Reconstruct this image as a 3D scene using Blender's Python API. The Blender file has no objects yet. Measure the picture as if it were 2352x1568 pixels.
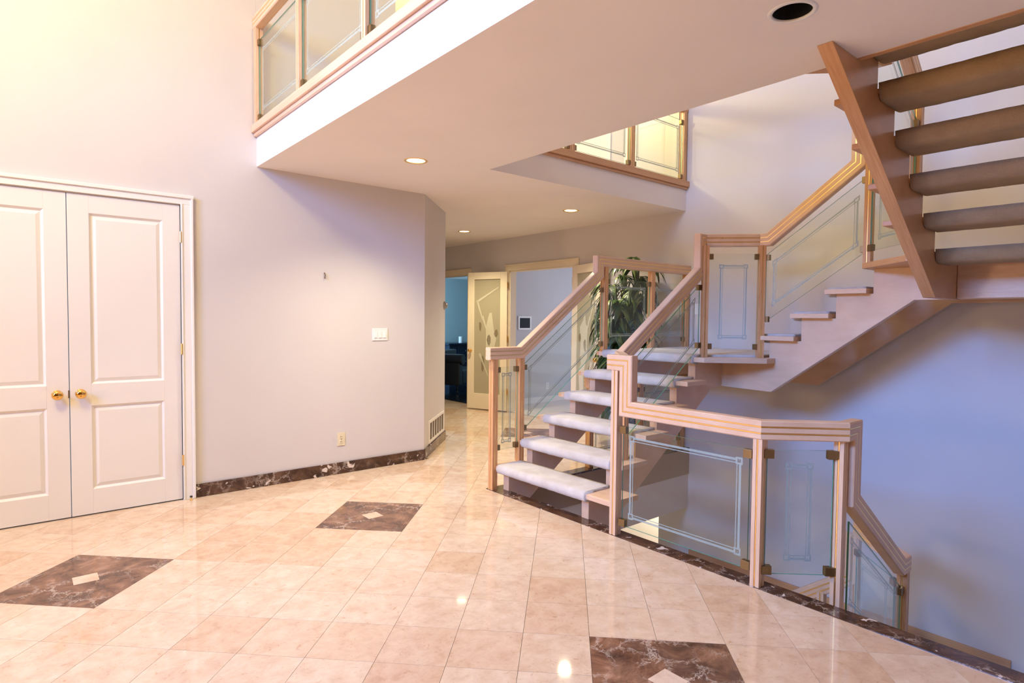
import bpy, bmesh, math, random
from mathutils import Vector, Matrix, noise
random.seed(7)
sc = bpy.context.scene
COL = sc.collection

# ------------------------------------------------------------------ camera
HC = 1.46
F_PX, PITCH, ROLL, YAW = 1375.1, math.radians(2.175), math.radians(.5596), math.radians(39.871)
cp, sp, cr, sr = math.cos(PITCH), math.sin(PITCH), math.cos(ROLL), math.sin(ROLL)
AX = Vector((math.cos(YAW), math.sin(YAW), 0)); AY = Vector((-math.sin(YAW), math.cos(YAW), 0))
def cam2world(v):      # camera-heading frame (right, forward, up) -> room frame
    return Vector((v[0]*AX.x + v[1]*AX.y, v[0]*AY.x + v[1]*AY.y, v[2]))
fw = Vector((0, cp, -sp)); rt = Vector((1, 0, 0)); up = Vector((0, sp, cp))
r_ = cam2world(cr*rt + sr*up); u_ = cam2world(-sr*rt + cr*up); f_ = cam2world(fw)
cd = bpy.data.cameras.new('camera'); cam = bpy.data.objects.new('camera', cd); COL.objects.link(cam)
cd.sensor_width = 36; cd.sensor_fit = 'HORIZONTAL'; cd.lens = F_PX/2352*36; cd.clip_start = .05; cd.clip_end = 100
m = Matrix.Identity(4)
for i in range(3):
    m[i][0] = r_[i]; m[i][1] = u_[i]; m[i][2] = -f_[i]
m[2][3] = HC
cam.matrix_world = m
sc.camera = cam
sc.view_settings.view_transform = 'Standard'; sc.view_settings.look = 'None'
sc.view_settings.gamma = 1; sc.view_settings.use_curve_mapping = False
sc.view_settings.exposure = 0.0

# ------------------------------------------------------------------ world and lights
w = bpy.data.worlds.new('sky'); sc.world = w; w.use_nodes = True
bg = w.node_tree.nodes['Background']; bg.inputs[0].default_value = (.55, .72, 1, 1); bg.inputs[1].default_value = .25

def area(name, loc, target, sx, sy, power, color, spread=180):
    l = bpy.data.lights.new(name, 'AREA'); l.shape = 'RECTANGLE'; l.size = sx; l.size_y = sy
    l.energy = power; l.color = color; l.spread = math.radians(spread)
    o = bpy.data.objects.new(name, l); COL.objects.link(o); o.location = loc
    o.rotation_euler = (Vector(target)-Vector(loc)).to_track_quat('-Z', 'Y').to_euler()
    return o
def point(name, loc, power, color, r=.1):
    l = bpy.data.lights.new(name, 'POINT'); l.energy = power; l.color = color; l.shadow_soft_size = r
    o = bpy.data.objects.new(name, l); COL.objects.link(o); o.location = loc; return o
def spot(name, loc, power, color, ang=120, blend=.8, r=.05):
    l = bpy.data.lights.new(name, 'SPOT'); l.energy = power; l.color = color
    l.spot_size = math.radians(ang); l.spot_blend = blend; l.shadow_soft_size = r
    o = bpy.data.objects.new(name, l); COL.objects.link(o); o.location = loc; return o

area('daylight_entry_window', (-4.05, 2.3, 4.15), (5.6, 2.0, 1.0), 2.3, 1.8, 246, (.148, .38, 1), 96)
point('foyer_chandelier', (-1.0, 2.9, 4.6), 335, (1, .80, .30), .35)
point('added_entry_fill', (-3.9, 3.4, 1.6), 190, (1, .69, .36), .3)  # added warm fill from the entry side, no known lamp there
point('hall_upper_lamp', (3.5, 6.1, 4.6), 175, (1, .82, .36), .2)
point('basement_lamp', (6.9, 5.2, -.95), 60, (1, .90, .68), .15)
point('added_well_fill', (4.3, 2.7, -1.7), 9, (1, .72, .42), .12)  # added weak fill that lifts the dark well below the stairs
area('daylight_den_window', (6.25, 11.3, 1.35), (8.4, 12.2, 1.0), 1.0, 1.3, 50, (.45, .74, 1))
area('daylight_study_window', (8.9, 5.9, 1.5), (6.2, 7.6, 1.0), 1.2, 1.4, 42, (.70, .78, 1))

# ------------------------------------------------------------------ materials
def new_mat(name):
    mt = bpy.data.materials.new(name); mt.use_nodes = True
    nt = mt.node_tree; b = nt.nodes['Principled BSDF']; return mt, nt, b
def N(nt, t, **kw):
    n = nt.nodes.new(t)
    for k, v in kw.items(): setattr(n, k, v)
    return n
def ramp(nt, stops):
    r = N(nt, 'ShaderNodeValToRGB'); e = r.color_ramp.elements
    while len(e) > 1: e.remove(e[-1])
    e[0].position = stops[0][0]; e[0].color = (*stops[0][1], 1)
    for p, c in stops[1:]:
        x = e.new(p); x.color = (*c, 1)
    return r
def coords(nt, kind='Object', scale=(1, 1, 1), rnd=False):
    tc = N(nt, 'ShaderNodeTexCoord'); mp = N(nt, 'ShaderNodeMapping'); mp.inputs['Scale'].default_value = scale
    nt.links.new(tc.outputs[kind], mp.inputs['Vector'])
    if rnd:
        oi = N(nt, 'ShaderNodeObjectInfo'); mu = N(nt, 'ShaderNodeVectorMath', operation='SCALE')
        cb = N(nt, 'ShaderNodeCombineXYZ')
        for k in range(3): nt.links.new(oi.outputs['Random'], cb.inputs[k])
        mu.inputs['Scale'].default_value = 37
        nt.links.new(cb.outputs[0], mu.inputs[0])
        nt.links.new(mu.outputs[0], mp.inputs['Location'])
    return mp
def noise_n(nt, mp, scale, detail=4, rough=.55, dist=0):
    n = N(nt, 'ShaderNodeTexNoise'); n.inputs['Scale'].default_value = scale; n.inputs['Detail'].default_value = detail
    n.inputs['Roughness'].default_value = rough; n.inputs['Distortion'].default_value = dist
    nt.links.new(mp.outputs[0], n.inputs['Vector']); return n
def bump(nt, b, src, strength, dist=.01):
    bp = N(nt, 'ShaderNodeBump'); bp.inputs['Strength'].default_value = strength; bp.inputs['Distance'].default_value = dist
    nt.links.new(src, bp.inputs['Height']); nt.links.new(bp.outputs[0], b.inputs['Normal'])

def paint(name, col, rough=.6, bs=.08, sc_=90):
    mt, nt, b = new_mat(name); b.inputs['Roughness'].default_value = rough
    mp = coords(nt); n1 = noise_n(nt, mp, 1.3, 2); n2 = noise_n(nt, mp, sc_, 3)
    c2 = tuple(x*.965 for x in col)
    r = ramp(nt, [(.35, c2), (.65, col)]); nt.links.new(n1.outputs[0], r.inputs[0]); nt.links.new(r.outputs[0], b.inputs['Base Color'])
    bump(nt, b, n2.outputs[0], bs, .002); return mt
def plain(name, col, rough=.5, metal=0, spec=.5):
    mt, nt, b = new_mat(name); b.inputs['Base Color'].default_value = (*col, 1)
    b.inputs['Roughness'].default_value = rough; b.inputs['Metallic'].default_value = metal
    b.inputs['Specular IOR Level'].default_value = spec
    mp = coords(nt); n = noise_n(nt, mp, 40, 3)
    mx = N(nt, 'ShaderNodeMapRange'); mx.inputs['To Min'].default_value = max(0, rough-.06); mx.inputs['To Max'].default_value = min(1, rough+.06)
    nt.links.new(n.outputs[0], mx.inputs[0]); nt.links.new(mx.outputs[0], b.inputs['Roughness']); return mt
def wood(name, a, c, rough=.32):
    mt, nt, b = new_mat(name); b.inputs['Roughness'].default_value = rough
    mp = coords(nt, 'Generated', (1, 1, 1), True); n1 = noise_n(nt, mp, 7, 6, .6, .6)
    mo = coords(nt, 'Object', (1, 1, 1), True); n2 = noise_n(nt, mo, 2.2, 2)
    r = ramp(nt, [(.3, a), (.7, c)]); nt.links.new(n1.outputs[0], r.inputs[0])
    r2 = ramp(nt, [(.3, (.90, .88, .86)), (.7, (1, 1, 1))]); nt.links.new(n2.outputs[0], r2.inputs[0])
    mx = N(nt, 'ShaderNodeMix', data_type='RGBA', blend_type='MULTIPLY'); mx.inputs['Factor'].default_value = 1
    nt.links.new(r.outputs[0], mx.inputs[6]); nt.links.new(r2.outputs[0], mx.inputs[7]); nt.links.new(mx.outputs[2], b.inputs['Base Color'])
    bump(nt, b, n1.outputs[0], .06, .002); return mt

def marble_tile():
    mt, nt, b = new_mat('cream_marble'); b.inputs['Roughness'].default_value = .055
    b.inputs['Specular IOR Level'].default_value = .5
    mp = coords(nt, 'Object', (1, 1, 1), True)
    n1 = noise_n(nt, mp, 11, 9, .68, .35); n2 = noise_n(nt, mp, 34, 6, .72, .8)
    r = ramp(nt, [(.28, (.60, .43, .31)), (.45, (.69, .525, .395)), (.58, (.74, .59, .46)), (.76, (.79, .67, .56))])
    nt.links.new(n1.outputs[0], r.inputs[0])
    r2 = ramp(nt, [(.30, (.78, .62, .50)), (.42, (1, 1, 1))]); nt.links.new(n2.outputs[0], r2.inputs[0])
    mx = N(nt, 'ShaderNodeMix', data_type='RGBA', blend_type='MULTIPLY'); mx.inputs['Factor'].default_value = .8
    nt.links.new(r.outputs[0], mx.inputs[6]); nt.links.new(r2.outputs[0], mx.inputs[7])
    oi = N(nt, 'ShaderNodeObjectInfo')
    r3 = ramp(nt, [(0, (.90, .80, .72)), (.35, (.96, .91, .87)), (1, (1, 1, 1))]); nt.links.new(oi.outputs['Random'], r3.inputs[0])
    m2 = N(nt, 'ShaderNodeMix', data_type='RGBA', blend_type='MULTIPLY'); m2.inputs['Factor'].default_value = 1
    nt.links.new(mx.outputs[2], m2.inputs[6]); nt.links.new(r3.outputs[0], m2.inputs[7]); nt.links.new(m2.outputs[2], b.inputs['Base Color'])
    return mt
def dark_marble(name='dark_marble', lift=1.0, flecks=False):
    mt, nt, b = new_mat(name); b.inputs['Roughness'].default_value = .1
    mp = coords(nt, 'Object', (1, 1, 1), True)
    n1 = noise_n(nt, mp, 6, 9, .70, .7); n3 = noise_n(nt, mp, 18, 8, .7, 2.0)
    r = ramp(nt, [(.30, (.022*lift, .009*lift, .006*lift)), (.46, (.085*lift, .038*lift, .022*lift)), (.58, (.16*lift, .078*lift, .045*lift)), (.75, (.30*lift, .17*lift, .11*lift))])
    nt.links.new(n1.outputs[0], r.inputs[0])
    v = N(nt, 'ShaderNodeTexVoronoi', feature='DISTANCE_TO_EDGE'); v.inputs['Scale'].default_value = 8
    dm = N(nt, 'ShaderNodeMix', data_type='VECTOR'); dm.inputs['Factor'].default_value = .12
    nt.links.new(mp.outputs[0], dm.inputs[4]); nt.links.new(n3.outputs['Color'], dm.inputs[5]); nt.links.new(dm.outputs[1], v.inputs['Vector'])
    r2 = ramp(nt, [(0, (.95, .95, .95)), (.022, (.4, .4, .4)), (.05, (0, 0, 0))]); nt.links.new(v.outputs['Distance'], r2.inputs[0])
    nv = noise_n(nt, mp, 3.1, 2); r4 = ramp(nt, [(.42, (0, 0, 0)), (.60, (1, 1, 1))]); nt.links.new(nv.outputs[0], r4.inputs[0])
    mm = N(nt, 'ShaderNodeMath', operation='MULTIPLY'); nt.links.new(r2.outputs[0], mm.inputs[0]); nt.links.new(r4.outputs[0], mm.inputs[1])
    mx = N(nt, 'ShaderNodeMix', data_type='RGBA'); nt.links.new(mm.outputs[0], mx.inputs['Factor'])
    nt.links.new(r.outputs[0], mx.inputs[6]); mx.inputs[7].default_value = (.62, .50, .42, 1); nt.links.new(mx.outputs[2], b.inputs['Base Color'])
    if flecks:
        nf = noise_n(nt, mp, 13, 3, .5, .6); rf = ramp(nt, [(.655, (0, 0, 0)), (.685, (1, 1, 1))]); nt.links.new(nf.outputs[0], rf.inputs[0])
        m3 = N(nt, 'ShaderNodeMix', data_type='RGBA'); nt.links.new(rf.outputs[0], m3.inputs['Factor']); nt.links.new(mx.outputs[2], m3.inputs[6])
        m3.inputs[7].default_value = (.74, .64, .58, 1); nt.links.new(m3.outputs[2], b.inputs['Base Color'])
    return mt
def carpet_mat(name='white_carpet', r0=.86, g0=.785, b0=.735):
    mt, nt, b = new_mat(name); b.inputs['Roughness'].default_value = .95; b.inputs['Specular IOR Level'].default_value = .1
    mp = coords(nt, 'Object', (1, 1, 1), True); n1 = noise_n(nt, mp, 260, 3, .7); n2 = noise_n(nt, mp, 6, 3)
    r = ramp(nt, [(.3, (r0*.78, g0*.74, b0*.70)), (.7, (r0, g0, b0))]); nt.links.new(n2.outputs[0], r.inputs[0])
    r2 = ramp(nt, [(.3, (.72, .72, .72)), (.6, (1, 1, 1))]); nt.links.new(n1.outputs[0], r2.inputs[0])
    mx = N(nt, 'ShaderNodeMix', data_type='RGBA', blend_type='MULTIPLY'); mx.inputs['Factor'].default_value = .6
    nt.links.new(r.outputs[0], mx.inputs[6]); nt.links.new(r2.outputs[0], mx.inputs[7]); nt.links.new(mx.outputs[2], b.inputs['Base Color'])
    b.inputs['Sheen Weight'].default_value = .3
    bump(nt, b, n1.outputs[0], .9, .006); return mt
def glass_mat(name='clear_glass', tint=(.955, .98, .968), f0=.03):
    mt = bpy.data.materials.new(name); mt.use_nodes = True; nt = mt.node_tree
    for n in list(nt.nodes): nt.nodes.remove(n)
    out = N(nt, 'ShaderNodeOutputMaterial'); tr = N(nt, 'ShaderNodeBsdfTransparent'); gl = N(nt, 'ShaderNodeBsdfGlossy')
    tr.inputs[0].default_value = (*tint, 1); gl.inputs['Roughness'].default_value = .01; gl.inputs[0].default_value = (.95, .98, .97, 1)
    lw = N(nt, 'ShaderNodeLayerWeight'); lw.inputs['Blend'].default_value = .5
    pw = N(nt, 'ShaderNodeMath', operation='POWER'); pw.inputs[1].default_value = 5; nt.links.new(lw.outputs['Facing'], pw.inputs[0])
    fr = N(nt, 'ShaderNodeMath', operation='MULTIPLY_ADD'); fr.inputs[1].default_value = 1-f0; fr.inputs[2].default_value = f0; nt.links.new(pw.outputs[0], fr.inputs[0])
    mx = N(nt, 'ShaderNodeMixShader'); nt.links.new(fr.outputs[0], mx.inputs[0]); nt.links.new(tr.outputs[0], mx.inputs[1]); nt.links.new(gl.outputs[0], mx.inputs[2])
    nt.links.new(mx.outputs[0], out.inputs[0]); return mt
def frosted(name, col, alpha, rough=.5):
    mt = bpy.data.materials.new(name); mt.use_nodes = True; nt = mt.node_tree; b = nt.nodes['Principled BSDF']
    b.inputs['Base Color'].default_value = (*col, 1); b.inputs['Roughness'].default_value = rough; b.inputs['Alpha'].default_value = alpha
    mp = coords(nt); n = noise_n(nt, mp, 120, 2); bump(nt, b, n.outputs[0], .1, .001)
    return mt
def emit(name, col, s):
    mt = bpy.data.materials.new(name); mt.use_nodes = True; nt = mt.node_tree; b = nt.nodes['Principled BSDF']
    b.inputs['Base Color'].default_value = (*col, 1); b.inputs['Emission Color'].default_value = (*col, 1); b.inputs['Emission Strength'].default_value = s
    return mt

WALL = paint('wall_paint', (.70, .65, .64)); CEIL = paint('ceiling_paint', (.91, .84, .80), .75)
DOORW = paint('door_white', (.88, .83, .78), .35, .02, 30); TRIMW = paint('trim_white', (.90, .86, .82), .35, .02, 30)
CREAM = paint('cream_paint', (.86, .74, .56), .4, .02, 30); FASC = paint('fascia_paint', (.90, .88, .86))
WALLB = paint('den_wall', (.42, .52, .53)); WALLS = paint('study_wall', (.62, .61, .62))
WOOD = wood('oak_orange_lit', (.60, .30, .135), (.72, .42, .22)); WOODM = wood('oak_warm_lit', (.64, .29, .115), (.75, .42, .20)); WOOD2 = wood('pale_oak', (.73, .46, .295), (.82, .575, .40))  # same oak in tints; warm light on the upper woodwork is put into colour
TILE = marble_tile(); DARK = dark_marble('dark_marble', .72, True); DARKT = dark_marble('brown_marble', 1.6)
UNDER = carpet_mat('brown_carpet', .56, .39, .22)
DARKWALL = wood('unseen_dark_wood', (.16, .09, .05), (.24, .14, .08))  # dark finish made up for unseen entry walls, to cut bounced light
GROUT = plain('grout', (.36, .27, .21), .8); CARPET = carpet_mat()
GLASS = glass_mat(); EDGE = plain('green_glass_edge', (.10, .34, .27), .15); ETCH = frosted('etched_line', (.50, .55, .55), .55)
BRASS = plain('brass', (1.0, .72, .32), .3, 1); BRONZE = plain('bronze', (.30, .22, .12), .38, 1); GOLD = plain('polished_brass', (.90, .55, .16), .12, 1)
BLACK = plain('matte_black', (.004, .004, .004), .9); LAMP = emit('lamp_glow', (1, .86, .62), 14)
PLAST = plain('white_plastic', (.85, .85, .84), .35); IVORY = plain('ivory_plastic', (.80, .70, .50), .4); DKPL = plain('dark_slot', (.03, .03, .03), .6)
METAL = plain('brushed_metal', (.42, .40, .39), .35, 1)
FROST = frosted('frosted_door_glass', (.58, .52, .36), .62, .4); FROST2 = frosted('etched_motif', (.90, .84, .66), .5, .6)
DEEP = frosted('clear_motif', (.33, .26, .16), .65, .3)
LEAF = plain('palm_leaf', (.028, .066, .014), .4); LEAF2 = plain('palm_leaf_light', (.12, .17, .03), .4); CANE = plain('palm_cane', (.10, .11, .06), .7)
LEATHER = plain('black_leather', (.028, .032, .042), .32); NAVYW = plain('dark_lacquer', (.010, .022, .05), .25); DFLOOR = plain('dark_floor', (.015, .022, .035), .1)
SCREEN = plain('screen_black', (.008, .012, .012), .35, 0, .1); SFLOOR = plain('pale_stone', (.66, .60, .56), .2)
def basket_mat():
    mt, nt, b = new_mat('woven_basket'); b.inputs['Roughness'].default_value = .6
    mp = coords(nt); c = N(nt, 'ShaderNodeTexChecker'); c.inputs['Scale'].default_value = 60
    c.inputs['Color1'].default_value = (.02, .03, .06, 1); c.inputs['Color2'].default_value = (.09, .12, .18, 1)
    nt.links.new(mp.outputs[0], c.inputs['Vector']); nt.links.new(c.outputs[0], b.inputs['Base Color']); return mt
BASKET = basket_mat(); SOIL = plain('soil', (.03, .02, .012), .95)

# ------------------------------------------------------------------ mesh helpers
V = Vector
WLOC = {}
class MB:
    def __init__(s): s.v = []; s.f = []; s.mi = []
    def add(s, verts, faces, mi=0):
        o = len(s.v); s.v += [V(p) for p in verts]
        for k, f in enumerate(faces):
            s.f.append([i+o for i in f]); s.mi.append(mi if isinstance(mi, int) else mi[k])
        return s
    def box(s, x0, x1, y0, y1, z0, z1, mi=0):
        v = [(x, y, z) for x in (x0, x1) for y in (y0, y1) for z in (z0, z1)]
        return s.add(v, [(0, 1, 3, 2), (4, 6, 7, 5), (0, 4, 5, 1), (2, 3, 7, 6), (0, 2, 6, 4), (1, 5, 7, 3)], mi)
    def obox(s, c, ax, ay, hx, hy, z0, z1, mi=0):   # box along horizontal axes ax, ay
        ax = V((*ax[:2], 0)).normalized(); ay = V((-ax.y, ax.x, 0)) if ay is None else V((*ay[:2], 0)).normalized()
        c = V((c[0], c[1], 0)); v = []
        for a in (-hx, hx):
            for b in (-hy, hy):
                for z in (z0, z1): v.append(c+ax*a+ay*b+V((0, 0, z)))
        return s.add(v, [(0, 1, 3, 2), (4, 6, 7, 5), (0, 4, 5, 1), (2, 3, 7, 6), (0, 2, 6, 4), (1, 5, 7, 3)], mi)
    def prism(s, poly, d, mi=0):                     # poly: 3-D points, extruded by d
        n = len(poly); d = V(d); v = [V(p) for p in poly]+[V(p)+d for p in poly]
        f = [list(range(n))[::-1], list(range(n, 2*n))]+[(i, (i+1) % n, n+(i+1) % n, n+i) for i in range(n)]
        return s.add(v, f, mi)
    def plan(s, pts, z0, z1, mi=0): return s.prism([(x, y, z0) for x, y in pts], (0, 0, z1-z0), mi)
    def lathe(s, prof, c=(0, 0, 0), axis='Z', n=24, mi=0):
        c = V(c); o = len(s.v); rings = []
        for r, h in prof:
            ring = []
            for k in range(n):
                a = 2*math.pi*k/n; p = (r*math.cos(a), r*math.sin(a), h)
                if axis == 'Y': p = (p[0], p[2], p[1])
                if axis == 'X': p = (p[2], p[0], p[1])
                s.v.append(c+V(p)); ring.append(len(s.v)-1)
            rings.append(ring)
        for a, b in zip(rings, rings[1:]):
            for k in range(n): s.f.append([a[k], a[(k+1) % n], b[(k+1) % n], b[k]]); s.mi.append(mi)
        for rg in (rings[0], rings[-1]): s.f.append(rg); s.mi.append(mi)
        return s
    def sweep(s, path, prof, side, mi=0):
        path = [V(p) for p in path]; side = V(side).normalized(); d = (path[1]-path[0]).normalized()
        side = (side-d*side.dot(d)).normalized(); upv = d.cross(side)
        if upv.z < -1e-6 or (abs(upv.z) < 1e-6 and False): upv = -upv
        ring = [path[0]+upv*u+side*w_ for u, w_ in prof]; o = len(s.v); n = len(prof); s.v += ring
        for i in range(1, len(path)):
            d0 = (path[i]-path[i-1]).normalized()
            nn = d0 if i == len(path)-1 else (d0+(path[i+1]-path[i]).normalized()).normalized()
            new = [p+d0*((path[i]-p).dot(nn)/d0.dot(nn)) for p in ring]
            s.v += new; b0 = o+(i-1)*n; b1 = o+i*n
            for k in range(n): s.f.append([b0+k, b0+(k+1) % n, b1+(k+1) % n, b1+k]); s.mi.append(mi)
            ring = new
        s.f.append(list(range(o, o+n))[::-1]); s.mi.append(mi); e = o+(len(path)-1)*n; s.f.append(list(range(e, e+n))); s.mi.append(mi)
        return s
    def tube(s, path, r, n=8, mi=0):
        return s.sweep(path, [(r*math.cos(2*math.pi*k/n), r*math.sin(2*math.pi*k/n)) for k in range(n)], (.13, .97, .2) if abs((V(path[1])-V(path[0])).normalized().y) < .9 else (1, .1, .2), mi)
    def build(s, name, mats, parent=None, bevel=0, smooth=False, origin=None):
        bm = bmesh.new(); vs = [bm.verts.new(p) for p in s.v]
        for f, mi in zip(s.f, s.mi):
            try:
                fc = bm.faces.new([vs[i] for i in f]); fc.material_index = mi; fc.smooth = smooth
            except ValueError: pass
        bmesh.ops.recalc_face_normals(bm, faces=bm.faces)
        if bevel:
            es = [e for e in bm.edges if len(e.link_faces) == 2 and e.calc_face_angle(0) > .5]
            bmesh.ops.bevel(bm, geom=es, offset=bevel, segments=2, affect='EDGES', profile=.6, clamp_overlap=True)
        lo = V([min(v.co[i] for v in bm.verts) for i in range(3)]); hi = V([max(v.co[i] for v in bm.verts) for i in range(3)])
        c = V(origin) if origin else (lo+hi)/2
        for v in bm.verts: v.co -= c
        me = bpy.data.meshes.new(name); bm.to_mesh(me); bm.free()
        o = bpy.data.objects.new(name, me); COL.objects.link(o)
        for mt in (mats if isinstance(mats, (list, tuple)) else [mats]): me.materials.append(mt)
        if parent:
            o.parent = parent; o.location = c-WLOC[parent.as_pointer()]
        else: o.location = c
        WLOC[o.as_pointer()] = c
        return o
def tag(o, label=None, cat=None, group=None, kind=None):
    if label: o['label'] = label
    if cat: o['category'] = cat
    if group: o['group'] = group
    if kind: o['kind'] = kind
    return o
def thing(name, label, cat, loc, group=None, kind=None):
    o = bpy.data.objects.new(name, None); COL.objects.link(o); o.location = loc; o.empty_display_size = .1
    WLOC[o.as_pointer()] = V(loc); return tag(o, label, cat, group, kind)
def struct(o): return tag(o, kind='structure')

# ------------------------------------------------------------------ setting: floors
YW = 5.28; XF = 5.95; XC = 3.10; ZS = 2.714; ZU = 3.028
b = MB(); b.box(-4.3, XC, -5.6, YW+.12, -.30, -.013); b.box(XC, 3.215, -2.6, 10, -.30, -.013); b.box(3.215, 6.0, 3.925, 10.0, -.30, -.013)
FLOOR = struct(b.build('floor', GROUT))
fl2 = struct(MB().box(6.0, 9.6, 5.2, 7.7, -.3, 0).build('floor.001', SFLOOR))
fl3 = struct(MB().box(6.0, 9.6, 7.82, 12.6, -.3, 0).build('floor.002', DFLOOR))
fl4 = struct(MB().box(3.0, 9.6, -.1, 10, -2.7, -2.55).build('floor.003', SFLOOR))

S = .306; D = S/math.sqrt(2)
LX, LY = 2.02, 4.005
def clip(poly, nx, ny, c):          # keep nx*x+ny*y <= c
    out = []
    for i in range(len(poly)):
        p, q = poly[i], poly[(i+1) % len(poly)]; a = nx*p[0]+ny*p[1]-c; e = nx*q[0]+ny*q[1]-c
        if a <= 0: out.append(p)
        if a*e < 0: t = a/(a-e); out.append((p[0]+t*(q[0]-p[0]), p[1]+t*(q[1]-p[1])))
    return out
def parea(p): return abs(sum(p[i][0]*p[(i+1) % len(p)][1]-p[(i+1) % len(p)][0]*p[i][1] for i in range(len(p))))/2
def to_px(p):
    q = V(p)-V((0, 0, HC)); z = q.dot(f_)
    if z < .05: return None
    return 1176+F_PX*q.dot(r_)/z, 784-F_PX*q.dot(u_)/z
def seen(cx, cy):
    p = to_px((cx, cy, 0)); return p and -110 < p[0] < 2460 and p[1] < 1700
# lattice corner points sit D apart (half a tile diagonal); dark inlays are two tiles wide
darks = [(LX, LY), (LX-8*D, LY), (LX, LY-12*D), (LX+14*D, LY+8*D)]
def lat(x, y):                       # lattice units along the two tile directions
    return ((x-LX)+(y-LY))/math.sqrt(2)/S, ((y-LY)-(x-LX))/math.sqrt(2)/S
def unlat(i, j):
    a, c = i*S, j*S; return LX+(a-c)/math.sqrt(2), LY+(a+c)/math.sqrt(2)
dk = set()
for x, y in darks:
    i, j = (round(t) for t in lat(x, y))
    for di in (-1, 0):
        for dj in (-1, 0): dk.add((i+di, j+dj))
G = .0012
full_bm = MB(); hd = D-G*1.0
full_bm.plan([(hd, 0), (0, hd), (-hd, 0), (0, -hd)], -.012, 0)
full = None; cand = []
for i in range(-26, 34):
    for j in range(-26, 34):
        if (i, j) in dk: continue
        cx, cy = unlat(i+.5, j+.5)
        if not (-4.1 < cx < 6.2 and -5.4 < cy < 9.9): continue
        base = [(cx+hd, cy), (cx, cy+hd), (cx-hd, cy), (cx, cy-hd)]
        p = base
        p = clip(p, 0, -1, 5.5); p = clip(p, -1, 0, 4.2); p = clip(p, 1, 0, XF)
        if cx < 3.245: p = clip(p, 0, 1, YW-.001)
        elif cx < 3.98: p = clip(p, -1/math.sqrt(2), 1/math.sqrt(2), (YW-3.24)/math.sqrt(2)-.001)
        else: p = clip(p, -1, 0, -3.98)
        ps = []
        if p:
            ys = [q[1] for q in p]; xs = [q[0] for q in p]
            if max(xs) <= XC: ps = [p]
            elif min(ys) >= 4.04: ps = [p]
            else: ps = [q for q in (clip(p, 1, 0, XC-.001), clip(clip(p, -1, 0, -XC+.001), 0, -1, -4.041)) if len(q) > 2]
        ps = [q for q in ps if parea(q) > 2e-4]
        if not ps: continue
        whole = len(ps) == 1 and len(ps[0]) == 4 and abs(parea(ps[0])-2*hd*hd) < 1e-5
        cand.append((math.hypot(cx, cy) + (0 if seen(cx, cy) else 100), cx, cy, ps, whole))
cand.sort(key=lambda t: t[0])
rest = MB(); n_t = 0
for d_, cx, cy, ps, whole in cand:
    if d_ < 100 and n_t < 290:
        n_t += 1
        if whole and full:
            o = bpy.data.objects.new('tile', full); COL.objects.link(o); o.parent = FLOOR
            o.location = V((cx, cy, -.006))-WLOC[FLOOR.as_pointer()]
        else:
            mb = MB()
            for p in ps: mb.plan(p, -.012, 0)
            o = mb.build('tile', TILE, FLOOR)
            if whole: full = o.data
    else:
        for p in ps: rest.plan(p, -.012, 0)
tag(rest.build('tile_field', TILE, FLOOR), kind='stuff')
for k, (x, y) in enumerate(darks):
    hd2 = 2*D-G; q = .058
    mb = MB(); mb.plan([(x+hd2, y), (x, y+hd2), (x-hd2, y), (x, y-hd2)], -.012, 0)
    o = mb.build('dark_tile', DARKT, FLOOR)
    tag(o, 'brown marble diamond inlay tile')
    MB().plan([(x-q, y-q), (x+q, y-q), (x+q, y+q), (x-q, y+q)], -.004, .0006).build('inset', TILE, o)
tr1 = struct(MB().box(XC, 3.215, .05, 4.04, -.013, .004).build('trim_1', DARK)); tag(tr1, 'dark marble strip along the open stairwell edge')
tr2 = struct(MB().box(3.215, XF, 3.925, 4.04, -.013, .004).build('trim_2', DARK)); tag(tr2, 'dark marble strip behind the lower stairs')

# ------------------------------------------------------------------ setting: walls
b = MB(); t = .12
b.box(-4.3, -.50, YW, YW+t, 0, 2.45); b.box(1.03, 1.5995, YW, YW+t, 0, 2.45); b.box(-4.3, 1.5995, YW, YW+t, 2.45, 5.6); b.box(-.50, 1.03, YW, YW+t, 2.318, 2.45)
b.box(1.5995, 3.24, YW, YW+t, 0, ZS)
struct(b.build('wall_left', WALL))
struct(MB().box(1.60, 2.90, YW, YW+t, ZU, 5.6).build('wall_upper_left', WALL))
C2 = (3.98, 6.02)
struct(MB().plan([(3.24, YW), C2, (C2[0], 9.95), (C2[0]-.13, 9.95), (C2[0]-.13, C2[1]+.06), (3.20, YW+.121), (3.24, YW+.121)], 0, ZS).build('wall_corner', WALL))
struct(MB().box(C2[0]-.13, XF, 9.96, 10.08, 0, ZS).build('wall_back', WALL))
# far wall with the two doorways
b = MB(); x0, x1 = XF, XF+.12
b.box(x0, x1, -.1, 5.80, 0, 5.6); b.box(x0, x1, 5.80, 7.19, 2.20, 5.6); b.box(x0, x1, 7.19, 8.29, 0, 5.6); b.box(x0, x1, 8.29, 9.25, 2.20, 5.6); b.box(x0, x1, 9.25, 12.6, 0, 5.6)
b.box(x0, x1, -.1, 4.33, -2.6, 0)
struct(b.build('wall_far', WALL))
struct(MB().box(3.215, XF, 3.933, 4.05, -.69, -.014).build('wall_well_back', WALL))
struct(MB().box(3.09, 3.20, -.1, 3.925, -2.6, -.30).build('wall_well_front', WALL))
struct(MB().box(3.0, XF, -.12, .04, -2.6, 5.6).build('wall_right', WALL))
struct(MB().box(3.0, 3.12, -5.6, -.12, 0, 5.6).build('wall_entry_right', WALL))
struct(MB().box(-4.3, 3.0, -5.72, -5.6, 0, 5.6).build('wall_entry_side', DARKWALL))
b = MB()      # front wall with the entry window opening
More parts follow.
